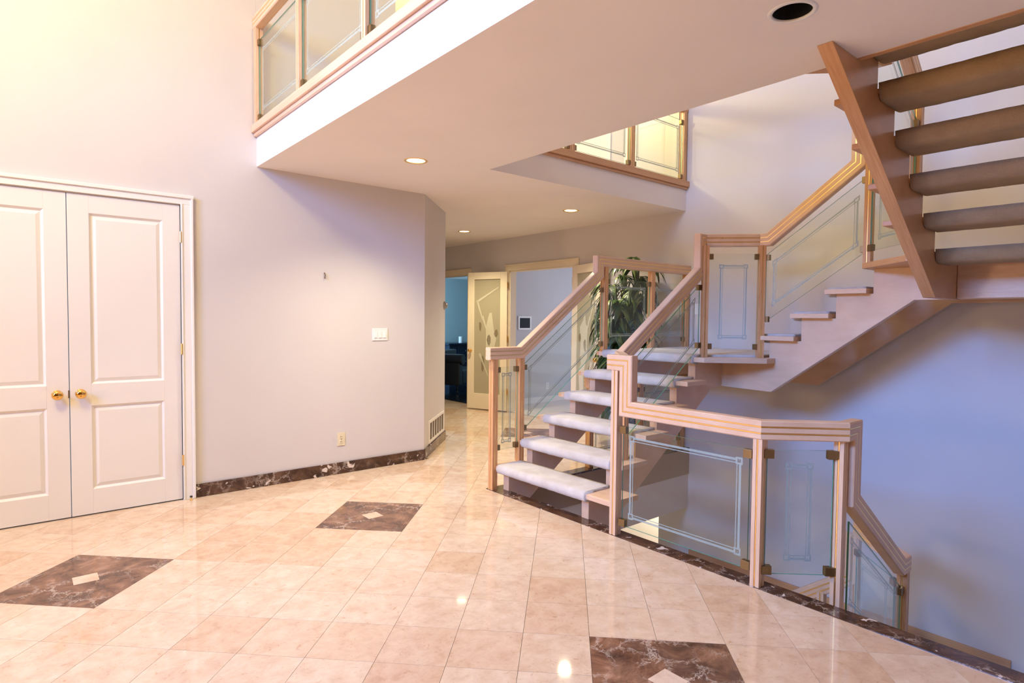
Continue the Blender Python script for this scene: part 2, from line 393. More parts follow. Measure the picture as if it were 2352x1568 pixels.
b.box(-4.42, -4.3, -5.7, 1.0, 0, 5.6); b.box(-4.42, -4.3, 3.6, 5.4, 0, 5.6); b.box(-4.42, -4.3, 1.0, 3.6, 0, 2.95); b.box(-4.42, -4.3, 1.0, 3.6, 5.4, 5.6)
struct(b.build('wall_front', DARKWALL))
b = MB()
for z0, z1 in ((2.95, 4.15), (4.15, 5.4)):
    b.box(-4.40, -4.32, 1.0, 1.08, z0, z1); b.box(-4.40, -4.32, 3.52, 3.6, z0, z1); b.box(-4.40, -4.32, 2.27, 2.33, z0, z1)
    b.box(-4.40, -4.32, 1.08, 3.52, z0, z0+.06); b.box(-4.40, -4.32, 1.08, 3.52, z1-.06, z1)
struct(b.build('window_1', TRIMW))
struct(MB().box(-4.42, 6.1, -5.72, 10.1, 5.6, 5.72).build('ceiling.001', CEIL))
# lower ceiling / upper storey slab with recesses for the lamps
LAMPS = [(2.50, 4.213, True), (5.046, 7.141, True), (4.975, 4.92, True), (2.449, 1.18, False)]
slab = MB()
poly = [(1.60, -4), (3.11, -4), (3.11, 4.04), (XF, 4.04), (XF, 9.96), (1.60, 9.96)]
slab.plan(poly, ZS, 2.955)
so = slab.build('ceiling', [CEIL, FASC])
for p in so.data.polygons:
    if p.normal.x < -.9: p.material_index = 1
cut = MB()
for x, y, _ in LAMPS: cut.lathe([(.078, -.02), (.078, .14)], (x, y, ZS), n=32)
co = cut.build('cutter', CEIL)
md = so.modifiers.new('holes', 'BOOLEAN'); md.operation = 'DIFFERENCE'; md.object = co; md.solver = 'EXACT'
dg = bpy.context.evaluated_depsgraph_get(); me = bpy.data.meshes.new_from_object(so.evaluated_get(dg))
so.modifiers.clear(); so.data = me; bpy.data.objects.remove(co)
struct(so)
struct(MB().plan([(1.60, -4), (3.11, -4), (3.11, 4.04), (XF, 4.04), (XF, 9.96), (1.60, 9.96)], 2.957, ZU).build('floor.004', CARPET))
# wood ledges round the slab
def ledge(name, x0, x1, y0, y1):
    b = MB(); b.box(x0, x1, y0, y1, 2.972, 3.045); xx = (x0+x1)/2
    return struct(b.build(name, WOOD2, bevel=.006))
b = MB(); b.box(1.555, 1.66, -4, YW-.002, 2.985, 3.045); b.box(1.575, 1.600, -4, YW-.002, 2.955, 2.985)
l1 = struct(b.build('trim_3', WOOD2, bevel=.005)); tag(l1, 'pale oak ledge under the balcony glass')
b = MB(); b.box(3.12, XF-.002, 3.995, 4.12, 2.975, 3.04); b.box(3.12, XF-.002, 4.015, 4.04, 2.95, 2.975)
l2 = struct(b.build('trim_4', WOOD, bevel=.005)); tag(l2, 'oak ledge under the upper hall glass')
b = MB(); b.plan([(3.11, 1.26), (3.11, 2.26), (3.13, 2.26), (3.93, 1.46), (3.93, 1.30), (3.36, 1.26)], 2.95, 3.03)
l3 = struct(b.build('trim_5', WOOD, bevel=.004)); tag(l3, 'oak nosing at the head of the upper stairs')
# marble baseboards
b = MB(); bt = .016
b.box(1.108, 3.24, YW-bt, YW-.0005, .0005, .107)
struct(b.build('baseboard_left', DARK, bevel=.003))
k = bt/math.sqrt(2)
struct(MB().plan([(3.24, YW-bt), (3.247, YW-bt), (C2[0]+bt, C2[1]-.006), (C2[0]+bt, C2[1]+.02), (C2[0]+.0005, C2[1]+.02), (C2[0]+.0005, C2[1]), (3.2405, YW)], .0005, .107).build('baseboard_corner', DARK, bevel=.003))
struct(MB().box(XF-.015, XF-.0005, 1.0, 3.9, -1.249, -1.17).build('baseboard_landing', WOOD))
# den and study shells behind the doorways
b = MB(); b.box(6.07, 9.6, 7.70, 7.82, 0, 2.6); struct(b.build('wall_study_left', WALLS))
struct(MB().box(9.0, 9.12, 5.2, 7.7, 0, 2.6).build('wall_study_back', WALLS)); struct(MB().box(6.07, 9.1, 5.08, 5.2, 0, 2.6).build('wall_study_right', WALLS))
struct(MB().box(6.07, 9.1, 5.1, 7.82, 2.56, 2.66).build('ceiling.002', CEIL))
struct(MB().box(6.07, 9.6, 12.3, 12.42, 0, 2.6).build('wall_den_back', WALLB)); struct(MB().box(9.3, 9.42, 7.82, 12.3, 0, 2.6).build('wall_den_right', WALLB))
struct(MB().box(6.07, 9.6, 7.82, 12.6, 2.43, 2.53).build('ceiling.003', CEIL))
struct(MB().box(6.08, 8.99, 7.682, 7.6995, 0.0005, .10).build('baseboard_study', TRIMW))
# lower hall beyond the well
struct(MB().box(7.4, 7.5, 3.0, 9, -2.5, -.3).build('wall_lower_back', WALL))
struct(MB().box(4.5, 7.4, 6.2, 6.3, -2.5, -.3).build('wall_lower_left', WALL))
struct(MB().box(6.07, 7.4, 4.2, 4.33, -2.5, -.3).build('wall_lower_right', CREAM))

# ------------------------------------------------------------------ doors
def raised_leaf(mb, x0, x1, z0, z1, panels, y, s=-1, mi=0, dep=.040):
    """leaf whose face is at Y=y and looks towards s*Y; panels (x0,x1,z0,z1)"""
    yb = y-s*dep
    mb.box(x0, x1, min(y-s*.014, yb), max(y-s*.014, yb), z0, z1, mi)
    xs = sorted({x0, x1}); f0, f1 = min(y, y-s*.014), max(y, y-s*.014)
    px0, px1 = panels[0][0], panels[0][1]
    mb.box(x0, px0, f0, f1, z0, z1, mi); mb.box(px1, x1, f0, f1, z0, z1, mi)
    zs = [z0]
    for p in sorted(panels, key=lambda q: q[2]): zs += [p[2], p[3]]
    zs.append(z1)
    for a, c in zip(zs[::2], zs[1::2]): mb.box(px0, px1, f0, f1, a, c, mi)
    for a, c, e, f in panels:
        q = .014; r = .042; yi, yt = y-s*.0139, y-s*.0055
        v = []
        for off, yy in ((0, y), (q, yi), (q+.004, yi), (r, yt)):
            v += [(a+off, yy, e+off), (c-off, yy, e+off), (c-off, yy, f-off), (a+off, yy, f-off)]
        fs = []
        for k in range(3):
            for h in range(4): fs.append((k*4+h, k*4+(h+1) % 4, k*4+4+(h+1) % 4, k*4+4+h))
        fs.append((12, 13, 14, 15)); mb.add(v, fs, mi)
    return mb
def knob_prof(): return [(.001, .068), (.018, .066), (.029, .058), (.034, .046), (.031, .034), (.020, .026), (.012, .020), (.012, .010), (.030, .008), (.033, .003), (.033, 0)]
D1 = thing('door_1', 'white double closet door with raised panels in the left wall', None, (.306, YW, 0), kind='structure')
cas = MB()
for x0, x1 in ((1.02, 1.106), (-.494, -.408)):
    cas.box(x0, x1, YW-.022, YW-.0005, .0005, 2.325); 
cas.box(-.494, 1.106, YW-.022, YW-.0005, 2.325, 2.395)
cas.box(-.50, 1.112, YW-.034, YW-.0005, 2.372, 2.398); cas.box(1.092, 1.108, YW-.032, YW-.0005, .0005, 2.38); cas.box(-.496, -.48, YW-.032, YW-.0005, .0005, 2.38)
cas.box(1.02, 1.034, YW-.028, YW-.0005, .0005, 2.33)
cas.build('door_casing', TRIMW, D1, bevel=.003)
for sgn in (1, -1):
    if sgn > 0: xa, xb = .3085, 1.018; px = (.435, .898)
    else: xa, xb = -.406, .3035; px = (-.286, .177)
    lf = raised_leaf(MB(), xa, xb, .008, 2.316, [(*px, .187, .80), (*px, .957, 2.188)], YW-.004).build('door_leaf', DOORW, D1, bevel=.0015)
    kx = .370 if sgn > 0 else .235
    MB().lathe([(r, -h) for r, h in knob_prof()], (kx, YW-.004, .893), 'Y').build('door_knob', GOLD, lf, smooth=True)
    for hz in (2.07, 1.198, .32):
        hx = 1.019 if sgn > 0 else -.407
        MB().lathe([(.007, -.042), (.007, .042)], (hx, YW-.026, hz), n=10).build('hinge', BRASS, lf)
MB().box(.298, .306, YW-.006, YW-.003, .865, .92).build('latch_plate', BRONZE, D1)

def casing(mb, X, y0, y1, z1, w=.095, d=.018):
    for a, c in ((y0-w, y0), (y1, y1+w)): mb.box(X-d, X-.0005, a, c, .0005, z1)
    mb.box(X-d, X-.0005, y0-w, y1+w, z1, z1+w); mb.box(X-d-.012, X-d, y0-w-.005, y1+w+.005, z1+w-.022, z1+w)
    for y, s in ((y0, 1), (y1, -1)): mb.box(X-.0005, X+.12, min(y, y+s*.016), max(y, y+s*.016), .001, z1)
    mb.box(X-.0005, X+.12, y0, y1, z1-.016, z1)
    return mb
D2 = thing('door_2', 'cream double glass door standing open across the hall', None, (XF, 6.5, 0), kind='structure')
casing(MB(), XF, 5.80, 7.19, 2.20).build('door_casing', CREAM, D2, bevel=.002)
for hy, dv, nm in ((7.205, V((-.375, .927, 0)), 'l'), (5.785, V((-.27, -.963, 0)), 'r')):
    dv.normalize(); nv = V((-abs(dv.y), -dv.x*(1 if dv.y < 0 else -1), 0)); nv = V((-abs(dv.y), dv.x*(1 if dv.y > 0 else -1), 0))
    hp = V((XF-.03, hy, 0)); Wd = .715
    def bx(mb, s0, s1, z0, z1, hd=.02, off=0): 
        c = hp+dv*((s0+s1)/2)+nv*off; return mb.obox(c, dv, None, (s1-s0)/2, hd, z0, z1)
    mb = MB(); bx(mb, 0, .12, .015, 2.19); bx(mb, Wd-.12, Wd, .015, 2.19); bx(mb, .12, Wd-.12, .015, .262); bx(mb, .12, Wd-.12, 2.08, 2.19)
    lf = mb.build('door_leaf', CREAM, D2, bevel=.003)
    pn = bx(MB(), .118, Wd-.118, .26, 2.082, .004).build('glass_pane', FROST, lf)
    # sand-blasted motif: a flowering branch over a vase-like shape
    mo = MB(); random.seed(3 if nm == 'l' else 8)
    def blob(cx, cz, rx, rz, k=10, mi=0):
        pts = []
        for q in range(k):
            a = 2*math.pi*q/k; rr = random.uniform(.7, 1.15)
            pts.append(hp+dv*(cx+rx*rr*math.cos(a))+nv*.0045+V((0, 0, cz+rz*rr*math.sin(a))))
        mo.prism(pts, nv*.0012, mi)
    def stem(p0, p1, w_):
        a = hp+dv*p0[0]+V((0, 0, p0[1])); c = hp+dv*p1[0]+V((0, 0, p1[1])); e = (c-a).normalized().cross(nv)*w_
        mo.prism([a+e+nv*.0047, c+e*.4+nv*.0047, c-e*.4+nv*.0047, a-e+nv*.0047], nv*.0012, 0)
    blob(.30, 1.15, .10, .42, 14); blob(.25, .62, .07, .30, 12)
    for a, c in (((.56, 1.72), (.16, 1.95)), ((.55, 1.75), (.45, 1.45)), ((.45, 1.5), (.36, 1.25)), ((.5, .9), (.34, .55))): stem(a, c, .018)
    blob(.33, 1.12, .035, .09, 7, 1); blob(.20, 1.22, .035, .075, 6, 1); blob(.49, 1.33, .025, .08, 7, 1); blob(.44, .75, .03, .13, 7, 1)
    mo.build('etched_motif', [FROST2, DEEP], lf)
    kb = hp+dv*(Wd-.055)
    for sd in (1, -1):
        mb = MB(); mb.lathe([(r*.85, h*.85) for r, h in knob_prof()], (0, 0, 0), 'X', 16)
        ang = math.atan2(nv.y*sd, nv.x*sd); R_ = Matrix.Rotation(ang, 4, 'Z')
        mb.v = [R_ @ p + kb + nv*(.02*sd) + V((0, 0, .945)) for p in mb.v]
        mb.build('door_knob', GOLD, lf, smooth=True)
    for hz in (1.98, 1.14, .32):
        MB().lathe([(.009, -.05), (.009, .05)], (hp.x-.005, hp.y-dv.y*.012, hz), n=10).build('hinge', GOLD, lf)
D3 = thing('door_3', 'cream cased doorway to the blue den', None, (XF, 8.77, 0), kind='structure')
casing(MB(), XF, 8.29, 9.25, 2.20).build('door_casing', CREAM, D3, bevel=.002)
def hall_door(nm, y0, y1, label):
    d = thing(nm, label, None, (XF, (y0+y1)/2, ZU), kind='structure')
    mb = MB()
    for a, c in ((y0-.08, y0), (y1, y1+.08)): mb.box(XF-.02, XF-.0005, a, c, ZU, 5.12)
    mb.box(XF-.02, XF-.0005, y0-.08, y1+.08, 5.12, 5.20); mb.build('door_casing', TRIMW, d)
    mb = MB(); raised_leaf(mb, y0, y1, ZU+.01, 5.12, [(y0+.12, y1-.12, ZU+.10, ZU+.78), (y0+.12, y1-.12, ZU+.92, ZU+1.95)], 0, -1)
    mb.v = [V((XF-.006+p.y*.2, p.x, p.z)) for p in mb.v]
    mb.build('door_leaf', DOORW, d)
hall_door('door_4', 4.22, 4.86, 'white panelled door behind the upper hall glass by the corner'); hall_door('door_5', 5.25, 6.0, 'white panelled door further along the upper hall')
struct(MB().box(XF-.014, XF-.0005, 4.98, 5.13, ZU, ZU+.11).build('baseboard_upper', TRIMW))
struct(MB().box(1.662, 1.675, YW-.014, YW-.0005, ZU, ZU+.12).build('baseboard_balcony', TRIMW))

# ------------------------------------------------------------------ stairs
RISE = .188
def ztr(k): return .02+RISE*k
TH = .037
def carpet_wrap(prof, a0, a1, axis, seed, name, parent, mt=None, nseg=44):
    """closed profile (h, z) where h runs along the travel axis; extruded along the other horizontal axis"""
    mb = MB(); rings = []
    # refine the profile
    pr = []
    for i in range(len(prof)):
        p, q = prof[i], prof[(i+1) % len(prof)]; L = math.hypot(q[0]-p[0], q[1]-p[1]); n = max(1, int(L/.03))
        for k in range(n): pr.append((p[0]+(q[0]-p[0])*k/n, p[1]+(q[1]-p[1])*k/n))
    cx = sum(p[0] for p in pr)/len(pr); cz = sum(p[1] for p in pr)/len(pr)
    n = len(pr)
    for s in range(nseg+1):
        a = a0+(a1-a0)*s/nseg
        for k, (h, z) in enumerate(pr):
            nz = noise.noise(V((h*38, a*30, z*38+seed*5)))*.0035 + noise.noise(V((h*9, a*6, z*9+seed)))*.003
            l = math.hypot(h-cx, z-cz)+1e-6; hh = h+(h-cx)/l*nz; zz = z+(z-cz)/l*nz
            aa = a+(noise.noise(V((h*40, z*40, seed+s)))*.004 if s in (0, nseg) else 0)
            mb.v.append(V((hh, aa, zz)) if axis == 'X' else V((aa, hh, zz)))
    for s in range(nseg):
        for k in range(n): mb.f.append([s*n+k, s*n+(k+1) % n, (s+1)*n+(k+1) % n, (s+1)*n+k]); mb.mi.append(0)
    mb.f.append(list(range(n))); mb.mi.append(0); mb.f.append([nseg*n+k for k in range(n)]); mb.mi.append(0)
    o = mb.build(name, mt or CARPET, parent, smooth=True); return o
def nose_prof(nose, back, zt, s=1, drop=.042, t=.018):
    """carpet profile wrapping the nosing; s = direction of travel"""
    p = [(back, zt+t), (nose+s*.035, zt+t)]
    zc = zt+t-(drop+2*t)/2; rz = (drop+2*t)/2
    for k in range(1, 8):
        a = math.pi*k/8; p.append((nose+s*.012-s*.030*math.sin(a), zc+rz*math.cos(a)))
    p += [(nose+s*.035, zc-rz), (nose+s*.07, zc-rz), (nose+s*.07, zt-.004), (back, zt-.004)]
    return p
F1 = thing('lower_staircase', 'pale oak open-riser stairs with white carpet treads rising from the marble floor', 'staircase', (3.2, 3.4, 0))
X0 = 3.14; RUN = .2645
for k in range(1, 6):
    nx = X0+RUN*(k-1); zt = ztr(k); ye = 2.672 if k == 1 else 2.80
    tr = MB().box(nx, nx+.285, ye, 4.02, zt-TH, zt).build('tread', WOOD2, F1, bevel=.003)
    carpet_wrap(nose_prof(nx, nx+.262, zt), 2.915, 3.93, 'X', k, 'carpet_tread', tr)
LEG0 = 3.203
def stringer1(y0, y1, xe, ext):
    pts = [(LEG0, -.012)]
    for k in range(1, 7):
        xk = LEG0+RUN*(k-1); zb = ztr(k)-TH if k < 6 else ztr(6)-.04
        pts += [(xk, zb)]
        pts += [((xk+RUN) if k < 6 else xe, zb)]
    pts += [(xe, .868), (4.775, .85), (4.775-(.85+.35)/.711, -.35), (LEG0+.0, -.35)]
    pts = [pts[0]]+pts[1:-2]+[(3.215+.02, -.25), (LEG0+.014, -.012)]
    return MB().prism([(x, y0, z) for x, z in pts], (0, y1-y0, 0)).build('stringer', WOOD2, F1, bevel=.002)
stringer1(2.945, 3.015, 4.95, 0); stringer1(3.86, 3.93, 5.84, 0)
# first landing
zl = ztr(6); ZL = zl
lp = [(4.45, 4.02), (4.45, 2.812), (4.81, 2.452), (5.925, 2.452), (5.925, 4.02)]
ld = MB().plan(lp, zl-.042, zl).build('landing', WOOD2, F1, bevel=.003)
carpet_wrap(nose_prof(4.45, 4.62, zl), 2.915, 3.93, 'X', 9, 'carpet_nosing', ld)
MB().plan([(4.60, 3.93), (4.60, 2.915), (4.95, 2.565), (5.86, 2.565), (5.86, 3.93)], zl-.004, zl+.017).build('carpet', CARPET, ld, bevel=.006)
# second flight, climbing towards -Y
F2 = thing('middle_staircase', 'pale oak stairs along the far wall with tread ends projecting past the stringer', 'staircase', (5.4, 2.0, ZL))
def zt2(k): return ZL+RISE*k
NY = [2.567, 2.303, 2.038]
for k, ny in enumerate(NY, 1):
    zt = zt2(k)
    tr = MB().box(4.875, 5.93, ny-.300, ny, zt-TH, zt).build('tread', WOOD2, F2, bevel=.003)
    carpet_wrap(nose_prof(ny, ny-.27, zt, -1), 4.955, 5.90, 'Y', 20+k, 'carpet_tread', tr)
ZL2 = zt2(4)
def stringer2(x0, x1, far=False):
    pts = [(2.944, ZL-.042), (2.944, .868), (2.485, .858), (1.45, 1.622), (.06, 1.622), (.06, ZL2-.042), (1.716, ZL2-.042)]
    ys = [2.505, 2.24, 1.977, 1.716]
    pts += [(ys[3], zt2(3)-TH), (ys[2], zt2(3)-TH), (ys[2], zt2(2)-TH), (ys[1], zt2(2)-TH), (ys[1], zt2(1)-TH), (ys[0], zt2(1)-TH), (ys[0], ZL-.042)]
    return MB().prism([(x0, y, z) for y, z in pts], (x1-x0, 0, 0)).build('stringer', WOOD2, F2, bevel=.002)
stringer2(4.95, 5.02); stringer2(5.85, 5.92)
lp2 = [(4.875, 1.772), (4.47, 1.367), (4.47, .06), (5.93, .06), (5.93, 1.772)]
ld2 = MB().plan(lp2, ZL2-.042, ZL2).build('landing', WOOD, F2, bevel=.003)
MB().plan([(4.97, 1.79), (4.97, 1.70), (4.60, 1.30), (4.60, .08), (5.92, .08), (5.92, 1.79)], ZL2-.006, ZL2+.016).build('carpet', CARPET, ld2, bevel=.006)
# third flight, climbing towards -X up to the balcony
F3 = thing('upper_staircase', 'oak open stairs overhead seen from below with dark carpeted treads', 'staircase', (3.9, .6, ZL2))
XK = {1: 4.37, 2: 4.121, 3: 3.872, 4: 3.623, 5: 3.374}
def zt3(k): return ZL2+RISE*k
XK[0] = 4.622
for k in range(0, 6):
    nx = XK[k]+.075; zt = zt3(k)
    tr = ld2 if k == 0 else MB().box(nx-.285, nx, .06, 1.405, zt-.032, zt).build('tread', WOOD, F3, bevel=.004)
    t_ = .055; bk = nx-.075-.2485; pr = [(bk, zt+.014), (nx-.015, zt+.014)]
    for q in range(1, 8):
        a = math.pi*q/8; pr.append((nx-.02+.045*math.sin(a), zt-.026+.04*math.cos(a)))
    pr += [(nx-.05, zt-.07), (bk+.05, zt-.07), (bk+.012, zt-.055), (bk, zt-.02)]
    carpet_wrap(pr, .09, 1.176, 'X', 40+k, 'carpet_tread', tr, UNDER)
pts = [(2.832, ZS-.001), (4.42, 1.618), (4.949, 1.618), (4.949, ZL2-.043), (4.41, ZL2-.043), (4.41, ZL2), (XK[1], ZL2), (XK[1], zt3(1)-.033)]
for k in range(2, 6): pts += [(XK[k], zt3(k-1)-.033), (XK[k], zt3(k)-.033)]
pts += [(3.118, zt3(5)-.033), (3.118, ZS-.001)]
MB().prism([(x, 1.18, z) for x, z in pts], (0, .068, 0)).build('stringer', WOOD, F3, bevel=.002)
MB().box(4.86, 4.945, .06, 1.178, 1.625, ZL2-.05).build('header_beam', WOOD2, F3, bevel=.003)
MB().box(3.112, 3.15, .06, 1.25, ZS-.002, 2.95).build('header_board', WOOD, F3, bevel=.003)
# stairs down to the lower level
F4 = thing('basement_staircase', 'carpeted stairs dropping below the foyer floor behind the glass guard', 'staircase', (4.2, .7, -1.25))
ZB = -1.25
for k in range(1, 7):
    nx = 3.22+.262*(k-1); zt = -.188*k
    tr = MB().box(nx-.03, nx+.27, .06, 1.25, zt-TH, zt).build('tread', WOOD2, F4)
    MB().box(nx-.02, nx+.27, .12, 1.12, zt-.002, zt+.015).build('carpet_tread', CARPET, tr, bevel=.005)
MB().plan([(4.80, .06), (5.925, .06), (5.925, 1.9), (4.90, 1.9), (4.80, 1.75)], ZB-.05, ZB).build('landing', SFLOOR, F4)
for k in range(1, 7):
    ny = 1.9+.262*(k-1); zt = ZB-.188*k
    MB().box(4.92, 5.925, ny-.03, ny+.27, zt-TH, zt).build('tread', WOOD2, F4)
MB().prism([(3.22, 1.25, -.05), (4.80, 1.25, -1.20), (4.80, 1.25, -1.50), (3.22, 1.25, -.38)], (0, .05, 0)).build('stringer', WOOD2, F4)
MB().prism([(4.86, 1.9, -1.2), (4.86, 3.5, -2.35), (4.86, 3.3, -2.53), (4.86, 1.9, -1.5)], (.05, 0, 0)).build('stringer', WOOD2, F4)

# ------------------------------------------------------------------ railings
HT, TT = .105, .068
def rail_prof(h=HT, t=TT):
    gs = (.0185, -.0165); g, dp = .005, .006; u = h/2; w_ = t/2; c = .006
    right = [(u-c, w_)]
    for y in gs: right += [(y+g, w_), (y+g, w_-dp), (y-g, w_-dp), (y-g, w_)]
    right += [(-u+c, w_), (-u, w_-c)]
    left = [(-uu, ww) for uu, ww in right]
    pr = [(u, w_-c)]+right
    pr += [(-u, -w_+c), (-u+c, -w_)]
    for y in gs[::-1]: pr += [(y-g, -w_), (y-g, -w_+dp), (y+g, -w_+dp), (y+g, -w_)]
    pr += [(u-c, -w_), (u, -w_+c)]
    return pr
def handrail(parent, path, side, mt=None):
    o = MB().sweep(path, rail_prof(), side).build('handrail', mt or WOOD2, parent)
    mb = MB()
    for u in (.0185, -.0165):
        for w_ in (TT/2-.0035, -TT/2+.0035):
            mb.sweep(path, [(u-.0042, w_-.003), (u+.0042, w_-.003), (u+.0042, w_+.0035), (u-.0042, w_+.0035)], side)
    mb.build('brass_inlay', BRASS, o)
    return o
def post(parent, x, y, z0, z1, h, mt=None, wd=.052, dp=.060):
    h = V((*h, 0)).normalized(); n = V((-h.y, h.x, 0))
    c = V((x, y, 0)); mb = MB()
    a, e = wd/2, dp/2; g = .005
    pts = []
    # rectangular post with a groove in both broad faces
    for p, q in ((-a, -e), (-g, -e), (-g, -e+.006), (g, -e+.006), (g, -e), (a, -e), (a, -g), (a-.006, -g), (a-.006, g), (a, g), (a, e), (g, e), (g, e-.006), (-g, e-.006), (-g, e), (-a, e), (-a, g), (-a+.006, g), (-a+.006, -g), (-a, -g)):
        v = c+h*p+n*q; pts.append((v.x, v.y))
    o = mb.plan(pts, z0, z1).build('post', mt or WOOD2, parent)
    ib = MB()
    for p, q, hx, hy in ((0, -e+.004, .0032, .003), (0, e-.004, .0032, .003), (a-.004, 0, .003, .0032), (-a+.004, 0, .003, .0032)):
        ib.obox(c+h*p+n*q, h, None, hx, hy, z0+.002, z1-.002)
    ib.build('brass_inlay', BRASS, o)
    return o
def panel(parent, p0, h, L, zb, zt, clips='1111', etch=(.045, .055), lw=1.0):
    """glass pane from plan point p0 along h for length L; zb, zt = (start, end) heights"""
    h = V((*h, 0)).normalized(); n = V((-h.y, h.x, 0)); p0 = V((*p0, 0)); T = .010
    def P(s, v, off=0):          # s along, v 0..1 bottom..top with slanted edges
        a = s/L; b_ = zb[0]+(zb[1]-zb[0])*a; t_ = zt[0]+(zt[1]-zt[0])*a
        return p0+h*s+n*off+V((0, 0, b_+(t_-b_)*v))
    q = [P(0, 0, -T/2), P(L, 0, -T/2), P(L, 1, -T/2), P(0, 1, -T/2), P(0, 0, T/2), P(L, 0, T/2), P(L, 1, T/2), P(0, 1, T/2)]
    mb = MB().add(q, [(0, 1, 2, 3), (7, 6, 5, 4), (0, 4, 5, 1), (1, 5, 6, 2), (2, 6, 7, 3), (3, 7, 4, 0)], [0, 0, 1, 1, 1, 1])
    gp = mb.build('glass_pane', [GLASS, EDGE], parent)
    H = min(zt[0]-zb[0], zt[1]-zb[1]); slope = (zt[1]-zt[0])/L
    ms, mz = etch
    if ms < L/2-.03 and H > .25:
        eb = MB(); f0 = T/2+.0004
        def E(s, z, off):         # z measured from the sheared bottom line
            return p0+h*s+n*off+V((0, 0, zb[0]+slope*s+z))
        H0 = zt[0]-zb[0]
        def strip(s0, z0, s1, z1, w_):
            ds, dz = s1-s0, z1-z0; l = math.hypot(ds, dz); es, ez = -dz/l*w_/2, ds/l*w_/2
            for sg in (1,):
                pts = [E(s0+es, z0+ez, f0), E(s1+es, z1+ez, f0), E(s1-es, z1-ez, f0), E(s0-es, z0-ez, f0)]
                eb.prism(pts, n*.0004)
        s0, s1, z0, z1 = ms, L-ms, mz, H0-mz; c = .042*lw; a, e = .014*lw, .006*lw
        for off, w_ in ((c*.34, a), (c*.80, e)):
            strip(s0+c, z0+off, s1-c, z0+off, w_); strip(s0+c, z1-off, s1-c, z1-off, w_)
            strip(s0+off, z0+c, s0+off, z1-c, w_); strip(s1-off, z0+c, s1-off, z1-c, w_)
        for cs, sg in ((s0, 1), (s1, -1)):
            for cz, tg in ((z0, 1), (z1, -1)):
                m_ = .011*lw
                strip(cs, cz+tg*m_/2, cs+sg*c, cz+tg*m_/2, m_); strip(cs, cz+tg*(c-m_/2), cs+sg*c, cz+tg*(c-m_/2), m_)
                strip(cs+sg*m_/2, cz+tg*m_, cs+sg*m_/2, cz+tg*(c-m_), m_); strip(cs+sg*(c-m_/2), cz+tg*m_, cs+sg*(c-m_/2), cz+tg*(c-m_), m_)
                strip(cs+sg*(c*.5), cz+tg*m_, cs+sg*(c*.5), cz+tg*c*.55, .004)
        eb.build('etched_border', ETCH, gp)
    # bronze clips at the four corners: bottom start, bottom end, top start, top end
    k = 0
    for v in (0, 1):
        for s, sg in ((0, 1), (L, -1)):
            if clips[k] == '1':
                z = (zb if v == 0 else zt)[0 if s == 0 else 1]+(.022 if v == 0 else -.022)
                c = p0+h*(s+sg*.006)
                MB().obox(c, h, None, .026, .017, z-.024, z+.024).build('clip', BRONZE, gp, bevel=.002)
            k += 1
    return gp

# left railing of the lower stairs and the landing
YL = 3.985
R1 = thing('stair_railing', 'oak and glass railing on the left of the lower stairs and round its landing', 'railing', (3.13, YL, 0))
handrail(R1, [(3.068, YL, 1.165), (3.423, YL, 1.165), (4.425, YL, 1.900), (4.425, YL, 2.030), (XF-.004, YL, 2.030)], (0, 1, 0))
post(R1, 3.128, YL, .004, 1.118, (1, 0), WOODM); post(R1, 3.425, YL, ztr(1), 1.118, (1, 0), WOODM)
post(R1, 4.515, YL, ZL, 1.980, (1, 0), WOODM); post(R1, 5.27, YL, ZL, 1.980, (1, 0), WOODM); post(R1, 5.905, YL, ZL, 1.980, (1, 0), WOODM)
panel(R1, (3.162, YL), (1, 0), .230, (.335, .335), (1.045, 1.045), etch=(.06, .05), lw=.8)
panel(R1, (3.462, YL), (1, 0), 1.02, (.475, 1.20), (1.055, 1.775), etch=(.06, .07))
panel(R1, (4.55, YL), (1, 0), .685, (1.225, 1.225), (1.865, 1.865), etch=(.06, .06), lw=.9); panel(R1, (5.305, YL), (1, 0), .565, (1.225, 1.225), (1.865, 1.865), etch=(.06, .06), lw=.9)
# right railing: lower stairs, landing chamfer and second flight
YR = 2.93; XR = 4.92
R2 = thing('stair_railing', 'oak and glass railing on the right of the lower stairs continuing up the second flight', 'railing', (3.13, 2.63, 0))
handrail(R2, [(3.185, 2.625, 1.172), (3.50, YR, 1.172), (3.52, YR, 1.172), (4.545, YR, 1.885), (4.545, YR, 2.148), (4.60, YR, 2.148), (XR, 2.59, 2.148), (XR, 2.51, 2.148), (XR, 1.825, 2.655), (XR, 1.825, 3.40)], (0, 1, 0))
post(R2, 3.56, YR, ztr(2), 1.16, (1, 0), WOODM)
post(R2, 4.570, 2.895, ZL, 2.10, (1, -1), WOODM); post(R2, 4.900, 2.565, ZL, 2.10, (1, -1), WOODM)
post(R2, 4.90, 1.742, ZL2, 2.95, (0, 1), WOOD)
panel(R2, (3.60, YR), (1, 0), .94, (.565, 1.225), (1.10, 1.765), clips='0101', etch=(.05, .07))
hh = V((.707, -.707)); panel(R2, (4.592, 2.873), hh, .410, (1.218, 1.218), (2.028, 2.028), etch=(.085, .085), lw=.9)
panel(R2, (XR, 2.535), (0, -1), .765, (1.455, 1.985), (2.02, 2.545), etch=(.05, .09))
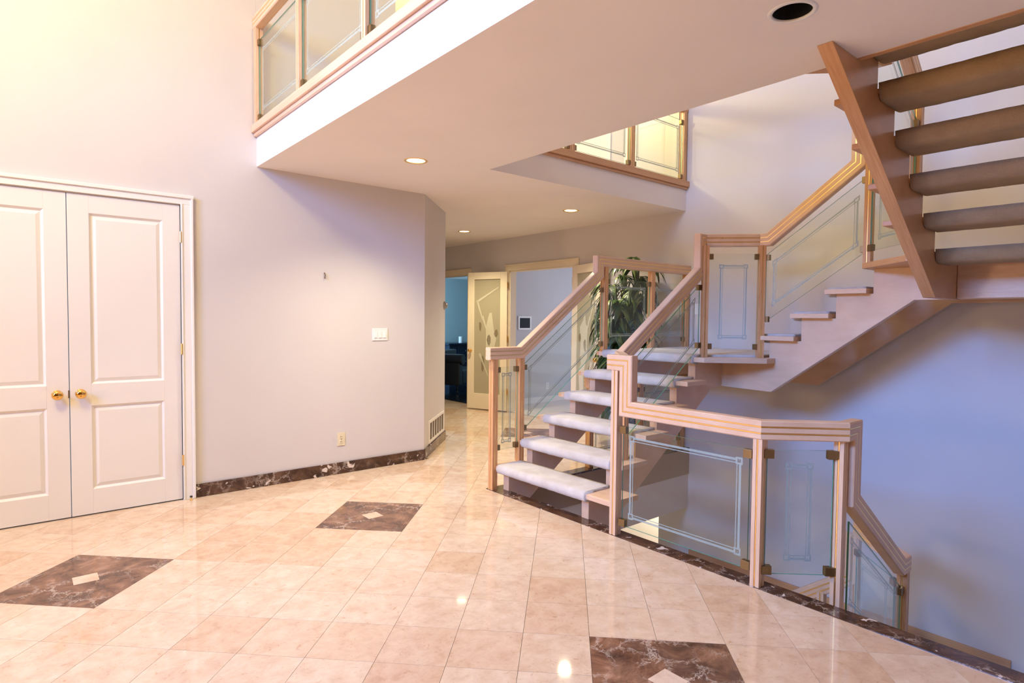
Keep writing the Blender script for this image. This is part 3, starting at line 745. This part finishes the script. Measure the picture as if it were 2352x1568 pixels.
# guard on the foyer floor and down to the lower level
R3 = thing('guard_railing', 'oak and etched glass guard along the marble edge of the open stairwell', 'railing', (3.13, 1.6, 0))
XG = 3.13
handrail(R3, [(XG, 2.700, 1.172), (XG, 2.540, 1.172), (XG, 2.540, .870), (XG, 1.615, .870), (3.435, 1.310, .870), (3.545, 1.310, .870), (3.545, 1.310, .480), (4.375, 1.310, -.110), (4.47, 1.310, -.110), (4.92, 1.76, -.110)], (1, 0, 0))
post(R3, 3.13, 2.634, .004, 1.12, (0, 1)); post(R3, 3.132, 1.622, .004, .82, (0, 1)); post(R3, 3.452, 1.330, -.15, .82, (0, 1))
post(R3, 4.45, 1.31, -.90, -.16, (1, 0), WOOD)
panel(R3, (XG, 2.574), (0, -1), .895, (.078, .078), (.748, .748))
panel(R3, (3.155, 1.592), V((.3, -.275)), .352, (.075, .075), (.760, .760), etch=(.10, .07), lw=.9)
panel(R3, (3.53, 1.31), (1, 0), .87, (-.15, -.77), (.36, -.255), clips='0101', etch=(.05, .06))
# railing on the upper flight
R4 = thing('stair_railing', 'oak and glass railing glimpsed between the overhead treads', 'railing', (4.6, 1.4, ZL2))
handrail(R4, [(4.50, 1.33, 2.93), (3.45, 1.33, 3.72)], (0, 1, 0), WOOD)
post(R4, 4.50, 1.335, ZL2, 2.92, (1, 0), WOOD)
panel(R4, (4.868, 1.715), V((-.707, -.707)), .485, (1.985, 1.985), (2.70, 2.70), etch=(.09, .07))
panel(R4, (4.465, 1.33), (-1, 0), .95, (2.05, 2.76), (2.75, 3.46), etch=(.06, .08))
# rail round the lower landing
R5 = thing('stair_railing', 'oak and glass railing of the basement stairs seen far below through the glass', 'railing', (4.92, 1.8, ZB))
handrail(R5, [(4.92, 1.80, -.16), (4.92, 1.80, -.50), (4.92, 3.2, -1.55)], (1, 0, 0))
post(R5, 4.92, 1.765, ZB, -.17, (0, 1)); post(R5, 4.90, 2.0, -1.4, -.68, (0, 1))
panel(R5, (4.92, 2.03), (0, 1), 1.0, (-1.35, -2.10), (-.78, -1.53), etch=(.05, .06))
panel(R5, (4.52, 1.38), (.707, .707), .52, (-1.1, -1.1), (-.26, -.26), etch=(.07, .07))
# ground floor guard behind the lower stairs
R6 = thing('guard_railing', 'oak and glass guard behind the lower stairs above the marble strip', 'railing', (4.6, 4.0, 0))
handrail(R6, [(4.31, 4.012, .845), (XF-.004, 4.012, .845)], (0, 1, 0), WOOD)
for x in (4.36, 5.14, 5.90): post(R6, x, 4.012, .004, .795, (1, 0), WOOD)
for x0, L in ((4.395, .71), (5.175, .69)): panel(R6, (x0, 4.012), (1, 0), L, (.085, .085), (.74, .74))
# balcony railing
R7 = thing('balcony_railing', 'oak and glass railing along the balcony edge at the upper left', 'railing', (1.61, 3.5, 3.045))
handrail(R7, [(1.605, YW-.004, 3.885), (1.605, -3.9, 3.885)], (1, 0, 0))
for y in (5.236, 4.28, 3.245, 2.2, 1.15): post(R7, 1.605, y, 3.045, 3.835, (0, 1))
for y0, L in ((5.204, .892), (4.248, .97), (3.213, .98), (2.168, .98)): panel(R7, (1.605, y0), (0, -1), L, (3.078, 3.078), (3.73, 3.73), etch=(.05, .07))
# railing on the stair side of the bridge
R9 = thing('balcony_railing', 'oak and glass railing on the stair side of the balcony bridge', 'railing', (3.13, 3.0, 3.04))
handrail(R9, [(3.13, 3.99, 3.885), (3.13, 1.95, 3.885)], (1, 0, 0), WOOD)
for y in (3.9, 2.98, 2.06): post(R9, 3.13, y, 3.032, 3.835, (0, 1), WOOD)
for y0 in (3.868, 2.948): panel(R9, (3.13, y0), (0, -1), .855, (3.07, 3.07), (3.73, 3.73), etch=(.05, .07))
# upper hall railing
R8 = thing('hall_railing', 'oak and glass railing of the upper hall above the stairwell', 'railing', (5.0, 4.06, 3.04))
handrail(R8, [(3.2, 4.06, 3.875), (XF-.004, 4.06, 3.875)], (0, 1, 0), WOOD)
for x in (3.35, 4.09, 4.985, 5.905): post(R8, x, 4.06, 3.04, 3.825, (1, 0), WOOD)
for x0, L in ((3.385, .67), (4.125, .825), (5.02, .85)): panel(R8, (x0, 4.06), (1, 0), L, (3.07, 3.07), (3.725, 3.725), etch=(.05, .07))

# ------------------------------------------------------------------ recessed lights
def can(x, y, on, label, group):
    t_ = thing('recessed_light', label, 'ceiling light', (x, y, ZS), group)
    mb = MB(); n = 32
    prof = [(.076, .0), (.078, -.004), (.092, -.004), (.095, .0)]
    mb.lathe([(.0755, .003), (.0755, -.004), (.090, -.005), (.0945, -.0005)], (x, y, ZS), n=n).f.pop(); mb.mi.pop(); mb.f.pop(-1); mb.mi.pop(-1)
    mb.build('trim_ring', BRASS if on else PLAST, t_, smooth=True)
    mb = MB(); o = 0
    for z, r in ((.004, .0752), (.128, .0752)):
        for k in range(n): mb.v.append(V((x+r*math.cos(2*math.pi*k/n), y+r*math.sin(2*math.pi*k/n), ZS+z)))
    for k in range(n): mb.f.append([k, (k+1) % n, n+(k+1) % n, n+k]); mb.mi.append(0)
    mb.f.append([n+k for k in range(n)]); mb.mi.append(0)
    mb.build('can', TRIMW if on else BLACK, t_)
    if on:
        MB().lathe([(.074, .012), (.05, .010), (.001, .009)], (x, y, ZS), n=n).build('lens', LAMP, t_)
        spot('downlight', (x, y, ZS-.01), 175, (1, .88, .58), 130, .9, .06)
can(*LAMPS[0], 'lit recessed light nearest the balcony edge', 'lit recessed lights'); can(*LAMPS[1], 'lit recessed light nearest the open doorways', 'lit recessed lights')
can(*LAMPS[2], 'lit recessed light in front of the upper hall glass', 'lit recessed lights'); can(*LAMPS[3], 'dark empty recessed light opening above the stairs', None)

# ------------------------------------------------------------------ things on the walls
sw = thing('light_switch', 'white triple light switch plate on the left wall', 'light switch', (2.737, YW, 1.294))
MB().box(2.656, 2.819, YW-.007, YW-.0005, 1.236, 1.354).build('plate', PLAST, sw, bevel=.003)
for k in range(3):
    x = 2.692+.046*k
    MB().add([(x-.0165, YW-.007, 1.262), (x+.0165, YW-.007, 1.262), (x+.0165, YW-.007, 1.328), (x-.0165, YW-.007, 1.328), (x-.0165, YW-.013, 1.264), (x+.0165, YW-.013, 1.264), (x+.0165, YW-.009, 1.326), (x-.0165, YW-.009, 1.326)],
             [(0, 1, 2, 3), (4, 5, 6, 7), (0, 1, 5, 4), (1, 2, 6, 5), (2, 3, 7, 6), (3, 0, 4, 7)]).build('rocker', PLAST, sw)
def outlet(x, Y, z, label, mt, s=-1, w_=.074, h_=.122):
    t_ = thing('wall_outlet', label, 'outlet', (x, Y, z))
    MB().box(x-w_/2, x+w_/2, Y-.006, Y-.0005, z-h_/2, z+h_/2).build('plate', mt, t_, bevel=.002)
    for dz in (.024, -.024):
        sk = MB().lathe([(.017, -.0085), (.017, -.005)], (x, Y, z+dz), 'Y', 20).build('socket', mt, t_)
        for dx in (-.006, .006): MB().box(x+dx-.0015, x+dx+.0015, Y-.0092, Y-.0082, z+dz-.005, z+dz+.006).build('slot', DKPL, sk)
    MB().lathe([(.004, -.0085), (.004, -.005)], (x, Y, z), 'Y', 10).build('screw', METAL, t_)
outlet(2.34, YW, .322, 'ivory power outlet low on the left wall', IVORY)
outlet(7.25, 7.70, .28, 'white power outlet low on the study wall', PLAST)
# two hooks left in the wall
def hook(x, z, lab, s):
    MBh = MB(); MBh.tube([(x, YW-.0005, z+.018*s), (x, YW-.012, z+.016*s), (x+.004, YW-.016, z-.006*s), (x+.002, YW-.010, z-.024*s), (x+.002, YW-.018, z-.032*s)], .0045*s, 8)
    o = MBh.build('picture_hook', BRONZE); tag(o, lab, 'hook')
hook(2.182, 1.84, 'bronze picture hook alone in the middle of the left wall', 1.0)
# air vent and small round dial on the angled wall
e = V((1, 1, 0)).normalized(); nw = V((1, -1, 0)).normalized()
def AW(s, z, off): p = V((3.24, YW, z))+e*s+nw*off; return p
def awbox(mb, s0, s1, z0, z1, o0, o1, mi=0):
    c = V((3.24, YW, 0))+e*((s0+s1)/2)+nw*((o0+o1)/2); return mb.obox(c, e, None, (s1-s0)/2, abs(o1-o0)/2, z0, z1, mi)
vt = thing('air_vent', 'pale slatted air vent above the marble baseboard on the angled wall', 'vent', AW(.6, .24, 0))
s0, s1, z0, z1 = .20, .985, .118, .362
mb = MB(); awbox(mb, s0, s1, z0, z0+.03, .0005, .010); awbox(mb, s0, s1, z1-.03, z1, .0005, .010); awbox(mb, s0, s0+.04, z0+.03, z1-.03, .0005, .010); awbox(mb, s1-.04, s1, z0+.03, z1-.03, .0005, .010)
mb.build('frame', TRIMW, vt, bevel=.002)
awbox(MB(), s0+.04, s1-.04, z0+.03, z1-.03, .0005, .002).build('slat_shade', plain('vent_shadow', (.16, .12, .10), .8), vt)  # dark sheet stands in for the shade between the slats
for k in range(1, 6):
    s = s0+.04+(s1-s0-.08)*k/6
    if k < 6: awbox(MB(), s-.007, s+.007, z0+.03, z1-.03, .002, .009).build('slat', TRIMW, vt)
dl = thing('wall_dial', 'small silver round dial on the edge of the angled wall', 'thermostat', AW(1.0, 1.61, 0))
R_ = Matrix.Rotation(math.atan2(nw.y, nw.x), 4, 'Z')
for nm, pr, mt in (('base', [(.048, 0.0005), (.048, .012), (.040, .016)], METAL), ('knob', [(.034, .016), (.034, .034), (.028, .040)], METAL)):
    mb = MB(); mb.lathe(pr, (0, 0, 0), 'X', 24); mb.v = [R_ @ p + AW(.985, 1.61, 0) for p in mb.v]; mb.build(nm, mt, dl, smooth=False)
ds = thing('door_stop', 'tiny brass door stop on the floor beside the closet casing', 'door stop', (1.067, 5.225, 0))
MB().lathe([(.012, .0005), (.012, .006), (.006, .008), (.006, .022)], (1.067, 5.225, 0), n=14).build('base', BRASS, ds); MB().lathe([(.010, .0), (.010, .010), (.007, .013)], (1.067, 5.225, .022), n=14).build('tip', DKPL, ds)
# tablet on the study wall
tb = thing('wall_tablet', 'white framed black control screen on the study wall', 'screen', (6.68, 7.70, 1.39))
mb = MB(); Yt = 7.70; a, c, f, g = 6.555, 6.845, 1.275, 1.505
mb.box(a, a+.03, Yt-.02, Yt-.0005, f, g); mb.box(c-.03, c, Yt-.02, Yt-.0005, f, g); mb.box(a+.03, c-.03, Yt-.02, Yt-.0005, f, f+.03); mb.box(a+.03, c-.03, Yt-.02, Yt-.0005, g-.03, g)
mb.build('frame', PLAST, tb, bevel=.003); MB().box(a+.03, c-.03, Yt-.014, Yt-.0005, f+.03, g-.03).build('screen', SCREEN, tb)
# wall switch behind the landing
s2 = thing('light_switch', 'white light switch on the far wall behind the landing glass', 'light switch', (XF, 3.90, 1.30))
px = 3.86
MB().box(XF-.007, XF-.0005, px-.036, px+.036, 1.53, 1.65).build('plate', PLAST, s2, bevel=.002); MB().box(XF-.013, XF-.007, px-.016, px+.016, 1.556, 1.624).build('rocker', PLAST, s2)
s2.location = (XF, px, 1.59)
for ch in s2.children: ch.location = ch.location + V((0, 3.90-px, 1.30-1.59))

# ------------------------------------------------------------------ potted palm
PX, PY = 5.46, 4.44
pt = thing('potted_palm', 'leafy green palm in a dark woven basket behind the lower stairs', 'plant', (PX, PY, 0))
MB().lathe([(.115, .001), (.125, .02), (.150, .30), (.158, .42), (.150, .43), (.140, .40), (.001, .395)], (PX, PY, 0), n=28).build('basket', BASKET, pt, smooth=True)
MB().lathe([(.138, .385), (.001, .40)], (PX, PY, 0), n=20).build('soil', SOIL, pt)
random.seed(21)
canes = []
for k, (dx, dy, h) in enumerate(((.05, -.03, 2.10), (-.07, .06, 1.86), (.0, .07, 1.62), (-.06, .05, 1.05), (-.02, .06, .80))):
    top = V((PX+dx*1.9, PY+dy*1.6, h))
    path = [V((PX+dx, PY+dy, .38)), V((PX+dx*1.3, PY+dy*1.2, h*.45+.2)), top]
    MB().tube(path, .017 if k < 3 else .011, 8).build('cane', CANE, pt); canes.append((path, h))
def frond(base, az, L, rise, droop, seed):
    rnd = random.Random(seed); mb = MB()
    hd = V((math.cos(az), math.sin(az), 0)); pts = []
    for k in range(9):
        t = k/8; pts.append(base+hd*(L*t*(1-.15*t))+V((0, 0, rise*t-droop*t*t)))
    mb.tube(pts, .003, 4, 1)
    n = rnd.randint(9, 12)
    for k in range(n):
        t = .22+.78*(k+.5)/n; i = min(7, int(t*8)); p = pts[i].lerp(pts[i+1], t*8-i)
        td = (pts[i+1]-pts[i]).normalized()
        for sg in (1, -1):
            sd = V((-hd.y, hd.x, 0))*sg
            ld_ = (sd*rnd.uniform(.5, .9)+td*rnd.uniform(.7, 1.1)+V((0, 0, rnd.uniform(-.15, .25)))).normalized()
            ll = rnd.uniform(.18, .27)*(1-.25*abs(t-.55)); wv = td.cross(ld_).normalized().cross(ld_).normalized()
            wd = rnd.uniform(.011, .016); q = p.copy(); dvec = ld_.copy(); vs = []; fs = []
            for s in range(6):
                u = s/5; wdt = wd*math.sin(math.pi*min(1, .12+u*.88))**.8 if s < 5 else .0008
                vs += [q+wv*wdt, q-wv*wdt]; q = q+dvec*(ll/5); dvec = (dvec+V((0, 0, -.36*rnd.uniform(.7, 1.3)))).normalized()
                wv = (wv-dvec*wv.dot(dvec)).normalized()
            for s in range(5): fs.append((s*2, s*2+1, s*2+3, s*2+2))
            mb.add(vs, fs, 0 if rnd.random() < .72 else 2)
    mb.build('frond', [LEAF, CANE, LEAF2], pt)
sd = 0
for path, h in canes:
    nf = 26 if h > 1.5 else 10
    for k in range(nf):
        t = (.50 if h > 1.5 else .55)+(.50 if h > 1.5 else .45)*(k/(nf-1))
        a, c, e_ = path; b_ = (a.lerp(c, t*2) if t < .5 else c.lerp(e_, t*2-1))
        az = k*2.4+sd; up_ = .10+.30*(t > .9)
        frond(b_, az, random.uniform(.24, .33), random.uniform(.10, .22)+(.16 if t > .93 else 0), random.uniform(.22, .42), sd*50+k)
    sd += 1

# ------------------------------------------------------------------ den furniture
ac = thing('leather_sofa', 'black leather sofa with a rolled arm in the blue den', 'sofa', (6.35, 9.75, 0))
ax = V((-.55, .835, 0)).normalized(); ay = V((ax.y, -ax.x, 0))*-1; org = V((6.56, 9.42, 0))
ay = V((.835, .55, 0)).normalized()
def SB(mb, a0, a1, b0, b1, z0, z1):
    c = org+ax*((a0+a1)/2)+ay*((b0+b1)/2); return mb.obox(c, ax, ay, (a1-a0)/2, (b1-b0)/2, z0, z1)
pr = []
for k in range(18):
    a = 2*math.pi*k/18; pr.append((.085+.115*math.cos(a), .665+.105*math.sin(a)))
mb = MB(); mb.prism([org-ax*.05+ay*q+V((0, 0, z)) for q, z in pr], ax*.66); SB(mb, .0, .58, .0, .18, .17, .64)
mb.build('arm', LEATHER, ac, bevel=.014)
SB(MB(), .0, .58, .18, 1.3, .17, .44).build('seat', LEATHER, ac, bevel=.03); SB(MB(), .58, .76, .0, 1.3, .17, .80).build('backrest', LEATHER, ac, bevel=.03)
for a, c in ((.06, .06), (.06, 1.22), (.68, .06)):
    p = org+ax*a+ay*c
    MB().lathe([(.022, .0005), (.03, .03), (.022, .06), (.036, .10), (.034, .17)], (p.x, p.y, 0), n=16).build('leg', NAVYW, ac)
dr = thing('dresser', 'dark lacquered dresser against the blue den wall', 'dresser', (8.0, 11.6, 0))
MB().box(7.68, 8.80, 11.42, 11.98, .06, .84).build('body', NAVYW, dr, bevel=.006)
MB().plan([(7.62, 11.36), (8.86, 11.36), (8.86, 12.0), (7.62, 12.0)], .84, .885).build('top', NAVYW, dr, bevel=.008)
MB().box(7.66, 8.82, 11.40, 11.99, .0005, .06).build('plinth', NAVYW, dr)
for z in (.10, .35, .60):
    for x in (7.90, 8.36):
        f = MB().box(x, x+.42, 11.402, 11.4195, z, z+.21).build('drawer', NAVYW, dr, bevel=.004)
        MB().lathe([(.012, -.02), (.014, -.008), (.007, 0)], (x+.21, 11.402, z+.105), 'Y', 12).build('knob', METAL, f)
cn = thing('candle', 'white pillar candle standing on the dark dresser', 'candle', (8.13, 11.62, .885))
MB().lathe([(.05, .0005), (.05, .14), (.045, .145), (.001, .143)], (8.13, 11.62, .885), n=20).build('wax', PLAST, cn); MB().tube([(8.13, 11.62, 1.027), (8.132, 11.62, 1.045)], .002, 6).build('wick', DKPL, cn)
